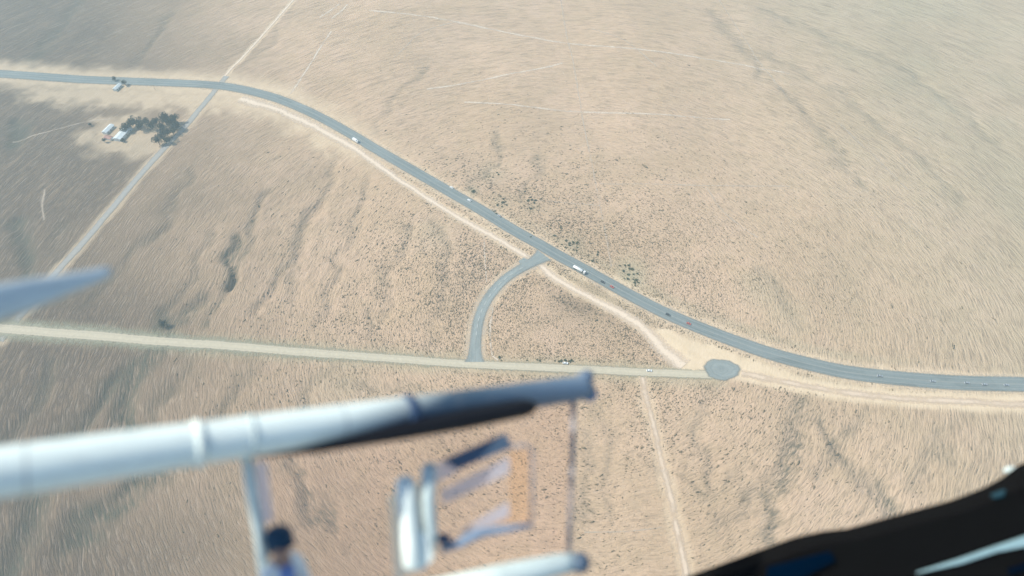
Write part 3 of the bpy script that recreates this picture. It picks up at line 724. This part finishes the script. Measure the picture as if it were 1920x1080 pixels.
for px in (60, 150, 240, 330, 410, 560, 640, 700, 830, 900, 960, 1030):
    q, t_ = onboom(px); bld(MB().ball(q-FWD*(.152-.036*t_)*.8+UPV*(.152-.036*t_)*.62, .011, seg=10), "bolt", AF['slate'])
hp = [P(480, 856, 4.75), P(600, 838, 4.9), P(740, 812, 5.15), P(870, 787, 5.45), P(980, 766, 5.75), P(996, 763, 5.78), P(1005, 761, 5.8)]
bld(MB().tube(hp, [.01, .04, .062, .076, .074, .060, .025], 20), "hose", AF['black'])
eb = bld(MB().slab([P(1085, 702, 6.42), P(1104, 700, 6.42), P(1120, 740, 6.42), P(1106, 752, 6.42), P(1082, 744, 6.42)], .16), "end_bracket", AF['blue'])
bld(MB().ball(P(1101, 706, 6.4), .065), "knob", AF['slate'], eb)
bld(MB().tube([P(1030, 741, 6.3), P(1055, 739, 6.3), P(1070, 742, 6.28), P(1075, 752, 6.25), P(1074, 850, 6.1), P(1069, 950, 5.95), P(1066, 1062, 5.8)], .024, 14), "strut", AF['mauve'])
lt = bld(MB().tube([P(800, 1118, 5.3), P(940, 1082, 5.5), P(1050, 1058, 5.7), P(1088, 1052, 5.78)], [.11, .1, .085, .07], 26), "lower_tube", AF['pale'])
bld(MB().ball(P(1088, 1055, 5.75), .085), "end_cap", AF['slate'], lt)
bld(MB().tube([P(462, 855, 4.8), P(473, 930, 4.9), P(487, 1000, 5.0), P(502, 1120, 5.1)], [.033, .038, .041, .043], 20), "strut", AF['pale'])
bld(MB().slab([P(474, 868, 4.86), P(500, 866, 4.86), P(512, 975, 4.95), P(492, 980, 4.95)], .01), "gusset_film", AF['film'])
bld(MB().slab([P(470, 850, 5.1), P(1070, 748, 6.2), P(1064, 1060, 5.9), P(505, 1130, 5.1)], .008), "windscreen", AF['screen'])
# hinged panel frame
pf = bld(MB().slab([P(830, 862, 5.5), P(948, 812, 5.6), P(960, 838, 5.6), P(858, 880, 5.5)], .05), "panel_arm", AF['slate'])
bld(MB().slab([P(800, 876, 5.45), P(856, 856, 5.52), P(864, 880, 5.52), P(806, 912, 5.45)], .02), "arm_cover", AF['film'])
bld(MB().slab([P(826, 920, 5.6), P(955, 856, 5.6), P(956, 886, 5.6), P(830, 946, 5.6)], .01), "film_strip", AF['film'])
bld(MB().slab([P(862, 996, 5.6), P(954, 940, 5.6), P(955, 968, 5.6), P(870, 1012, 5.6)], .01), "film_strip", AF['film'])
bld(MB().slab([P(955, 846, 5.62), P(994, 842, 5.62), P(994, 988, 5.62), P(878, 1012, 5.62), P(900, 985, 5.62), P(955, 962, 5.62)], .008), "peach_panel", AF['peach'])
bld(MB().tube([P(950, 838, 5.6), P(985, 834, 5.6), P(997, 842, 5.6), P(998, 900, 5.6), P(996, 985, 5.6)], .014, 12), "panel_frame", AF['mauve'])
bld(MB().tube([P(828, 1030, 5.5), P(862, 1018, 5.5), P(898, 1000, 5.55), P(945, 992, 5.6), P(998, 984, 5.6)], [.03, .036, .038, .03, .018], 16), "lower_arm", AF['blue'])
bld(MB().ball(P(832, 1010, 5.5), .05, (1.2, .9, .8)), "pivot", AF['navy'])
# seat
st = bld(MB().tube([P(757, 893, 5.35), P(759, 903, 5.35), P(765, 950, 5.35), P(770, 1010, 5.3), P(776, 1055, 5.3), P(778, 1066, 5.3)], [.03, .075, .075, .075, .085, .05], 22), "seat", AF['white'])
bld(MB().tube([P(806, 868, 5.42), P(804, 880, 5.42), P(802, 940, 5.4), P(806, 1000, 5.38), P(803, 1040, 5.35)], [.03, .06, .055, .06, .05], 22), "seat_bolster", AF['pale'], st)
bld(MB().slab([P(770, 990, 5.33), P(800, 1000, 5.35), P(812, 1046, 5.33), P(790, 1068, 5.3), P(765, 1062, 5.3)], .07), "seat_pan", AF['white'], st)
bld(MB().slab([P(728, 930, 5.4), P(800, 900, 5.42), P(800, 1050, 5.4), P(740, 1095, 5.38)], .01), "seat_cover", AF['film2'], st)
# the other aircraft's blade reaching in from the left
def blade():
    mb = MB(); secs = []
    for (px, py, d, ch) in ((-260, 628, 4.0, .34), (-60, 583, 4.3, .30), (60, 554, 4.5, .235), (140, 530, 4.65, .15), (190, 515, 4.72, .105), (208, 510, 4.75, .06)):
        c = P(px, py, d); u = (UPV*.93+RGT*.20).normalized(); nrm = FWD
        prof = [(-.5, 0), (-.35, .07), (-.1, .10), (.2, .085), (.45, .03), (.5, 0), (.45, -.01), (.1, -.035), (-.3, -.03)]
        secs.append([mb.b.verts.new(c+u*(a*ch)-nrm*(t*ch*1.2)) for a, t in prof])
    for s0, s1 in zip(secs[:-1], secs[1:]):
        for k in range(9): fc = mb.b.faces.new((s0[k], s0[(k+1) % 9], s1[(k+1) % 9], s1[k])); fc.smooth = True
    mb.b.faces.new(secs[0]); mb.b.faces.new(secs[-1][::-1]); return mb
o = blade().build("rotor_blade", plain("blade_paint", (.46,.54,.56), .5, coat=.2, vary=.2, scale=1.0)); tag(o, "pale blue pointed blade reaching in at the left edge", "blade")

# ------------------------------------------------------------ person seated in the frame
class Sk:
    def __init__(s): s.v, s.e, s.r = [], [], []
    def p(s, co, r, par=None):
        s.v.append(co); s.r.append(r); i = len(s.v)-1
        if par is not None: s.e.append((par, i))
        return i
def skin_obj(name, sk, mat, parent, root=0):
    me = bpy.data.meshes.new(name); me.from_pydata(sk.v, sk.e, []); me.materials.append(mat); o = link(bpy.data.objects.new(name, me), parent)
    md = o.modifiers.new("skin", 'SKIN'); me.skin_vertices.new() if not me.skin_vertices else None
    sv = me.skin_vertices[0].data
    for i, r in enumerate(sk.r): sv[i].radius = (r if isinstance(r, tuple) else (r, r)); sv[i].use_root = (i == root)
    md.use_smooth_shade = True; sb = o.modifiers.new("sub", 'SUBSURF'); sb.levels = sb.render_levels = 2
    return o
pr = empty("person", P(535, 1136, 5.15), 0, "seated person in navy cap, white shirt and blue vest beside the pale strut", "person")
pr.rotation_mode = 'QUATERNION'
upax = (UPV*.97-FWD*.25).normalized(); side = (RGT*.62+FWD*.78).normalized(); fwdp = side.cross(upax).normalized()*-1
side = fwdp.cross(upax).normalized()
mt = Matrix((side, fwdp, upax)).transposed()   # local x = side, y = facing, z = up
if mt.determinant() < 0: mt = Matrix((-side, fwdp, upax)).transposed()
if (mt @ Vector((0, 1, 0))).dot(FWD) > 0: mt = mt @ Matrix.Rotation(math.pi, 3, 'Z')
pr.rotation_quaternion = mt.to_quaternion(); pr.scale = (.82,)*3
skinm = plain("skin", (.36,.22,.16), .6, vary=.05); clothw = plain("white_shirt_cloth", (.84,.86,.82), .85, vary=.06, scale=9); clothb = plain("blue_vest_cloth", (.16,.25,.50), .85, vary=.1, scale=9)
navyc = plain("navy_cap_cloth", (.006,.045,.085), .8, vary=.1); trou = plain("dark_trousers", (.06,.08,.12), .85)
k = Sk(); hp0 = k.p((0, 0, 0), .11); ws = k.p((0, 0, .14), .105, hp0); ch = k.p((0, 0, .32), .12, ws); nk0 = k.p((0, 0, .46), .065, ch); nk = k.p((0, .01, .53), .05, nk0); hd0 = k.p((0, .015, .60), .075, nk); hd1 = k.p((0, .015, .68), .088, hd0); k.p((0, .01, .75), .06, hd1)
hands = []
for sg in (-1, 1):
    sh = k.p((sg*.15, 0, .43), .055, nk0); elb = k.p((sg*.19, .05, .18), .042, sh); wr = k.p((sg*.15, .28, .12), .028, elb); pm = k.p((sg*.16, .34, .12), .032, wr)
    for fi, (dx, ln) in enumerate(((-.025, .07), (-.009, .08), (.008, .075), (.024, .06))):
        f1 = k.p((sg*.16+dx, .34+ln*.55, .125), .009, pm); k.p((sg*.16+dx, .34+ln*.9, .10), .007, f1)
    th = k.p((sg*.16-sg*.035, .35, .13), .010, pm); k.p((sg*.16-sg*.05, .38, .13), .008, th)
    hpj = k.p((sg*.09, .05, -.02), .085, hp0); kn = k.p((sg*.11, .44, .02), .062, hpj); an = k.p((sg*.11, .50, -.36), .042, kn); k.p((sg*.11, .62, -.40), .035, an)
skin_obj("body", k, skinm, pr)
t = Sk(); a0_ = t.p((0, 0, .02), (.135, .115)); a1_ = t.p((0, 0, .16), (.128, .112), a0_); a2_ = t.p((0, 0, .32), (.142, .125), a1_); a3_ = t.p((0, 0, .45), .078, a2_)
for sg in (-1, 1):
    q = t.p((sg*.155, 0, .43), .066, a3_); e_ = t.p((sg*.195, .05, .19), .054, q); t.p((sg*.15, .2, .14), .042, e_)
skin_obj("shirt", t, clothw, pr)
MB().box((0, .075, .30), (.15, .13, .34), bev=.05).build("vest", clothb, pr)
t = Sk(); a0_ = t.p((0, 0, .0), .125)
for sg in (-1, 1):
    q = t.p((sg*.09, .05, -.02), .096, a0_); e_ = t.p((sg*.11, .44, .02), .074, q); t.p((sg*.11, .50, -.34), .055, e_)
skin_obj("trousers", t, trou, pr)
cp = MB(); cp.ball((0, .005, .725), .122, (1, 1.08, .82)); cp.build("cap", navyc, pr)
br = MB(); br.ball((0, .10, .70), .085, (1, 1.05, .14)); br.build("cap_brim", navyc, pr)
for sg in (-1, 1):
    MB().ball((sg*.092, .0, .655), .045, (.5, 1, 1.15)).build("ear_cup", navyc, pr)
    MB().ball((sg*.032, .10, .665), .013).build("eye", AF['black'], pr)
MB().ball((0, .112, .635), .017, (.8, 1, 1.5)).build("nose", skinm, pr); MB().ball((0, .095, .60), .024, (1.1, .4, .3)).build("mouth", plain("lips", (.28, .10, .09), .6), pr)

# ------------------------------------------------------------ own airframe: black canopy rail, bottom right
D0 = 8.0
out_ = [(1290,1092),(1330,1078),(1420,1045),(1500,1016),(1556,1004),(1602,999),(1700,972),(1800,945),(1860,922),(1895,903),(1925,880),(2080,800),(2160,1000),(2100,1250),(1300,1250)]
rl = empty("canopy_rail", P(1700, 1040, D0), 0, "black curved aircraft canopy rail filling the lower right corner", "canopy rail")
def bldr(mb, name, mat, parent=rl, bevel=0):
    o = mb.build(name, mat, parent, bevel); o.data.transform(Matrix.Translation(-rl.location)); return o
rb = bldr(MB().slab([P(x, y, D0) for x, y in out_], .35), "rail_body", plain("matt_black", (.0045,.0045,.0045), .9, spec=.05, vary=.05), bevel=.03)
F_ = D0-.22
bldr(MB().slab([P(1440, 1064, F_), P(1556, 1034, F_), P(1565, 1050, F_), P(1500, 1084, F_), P(1436, 1098, F_)], .03), "blue_plate", plain("dark_blue_plate", (.0003,.006,.017), .9, spec=.0))
bldr(MB().slab([P(1718, 1074, F_), P(1800, 1048, F_), P(1868, 1024, F_), P(1940, 1000, F_), P(1940, 1020, F_), P(1868, 1034, F_), P(1800, 1056, F_)], .03), "trim_strip", plain("pale_trim", (.26,.40,.42), .5))
bldr(MB().slab([P(1858, 928, F_), P(1884, 918, F_), P(1880, 930, F_), P(1862, 934, F_)], .03), "latch", plain("teal_latch", (.006,.045,.06), .8))
bldr(MB().slab([P(1890, 1068, F_), P(1925, 1056, F_), P(1925, 1066, F_), P(1892, 1076, F_)], .03), "blue_plate", plain("dark_blue_plate", (.0005,.004,.012), .9, spec=.0))
bldr(MB().ball(P(1899, 882, D0+.3), .07, (1.6, .7, .7)), "lamp", AF['pale'])


# ------------------------------------------------------------ haze
HZ = MB().box((0, 0, 250), (31000, 31000, 560)).build("haze", None) if False else None
bm = bmesh.new(); bmesh.ops.create_cube(bm, size=1)
for v in bm.verts: v.co = Vector((v.co.x*31500, v.co.y*31500, -15+(v.co.z+.5)*(CAM_H+25)))
me = bpy.data.meshes.new("haze"); bm.to_mesh(me); bm.free()
hm = bpy.data.materials.new("haze_air"); hm.use_nodes = True; t_ = hm.node_tree; t_.nodes.clear()
oo = t_.nodes.new("ShaderNodeOutputMaterial"); vv = t_.nodes.new("ShaderNodeVolumePrincipled")
vv.inputs["Color"].default_value = (.68, .89, .93, 1); vv.inputs["Density"].default_value = .00031; vv.inputs["Anisotropy"].default_value = .1
t_.links.new(vv.outputs[0], oo.inputs[1]); me.materials.append(hm)
tag(link(bpy.data.objects.new("haze", me)), "pale bluish haze thickening towards the far plain", "haze", kind="stuff")
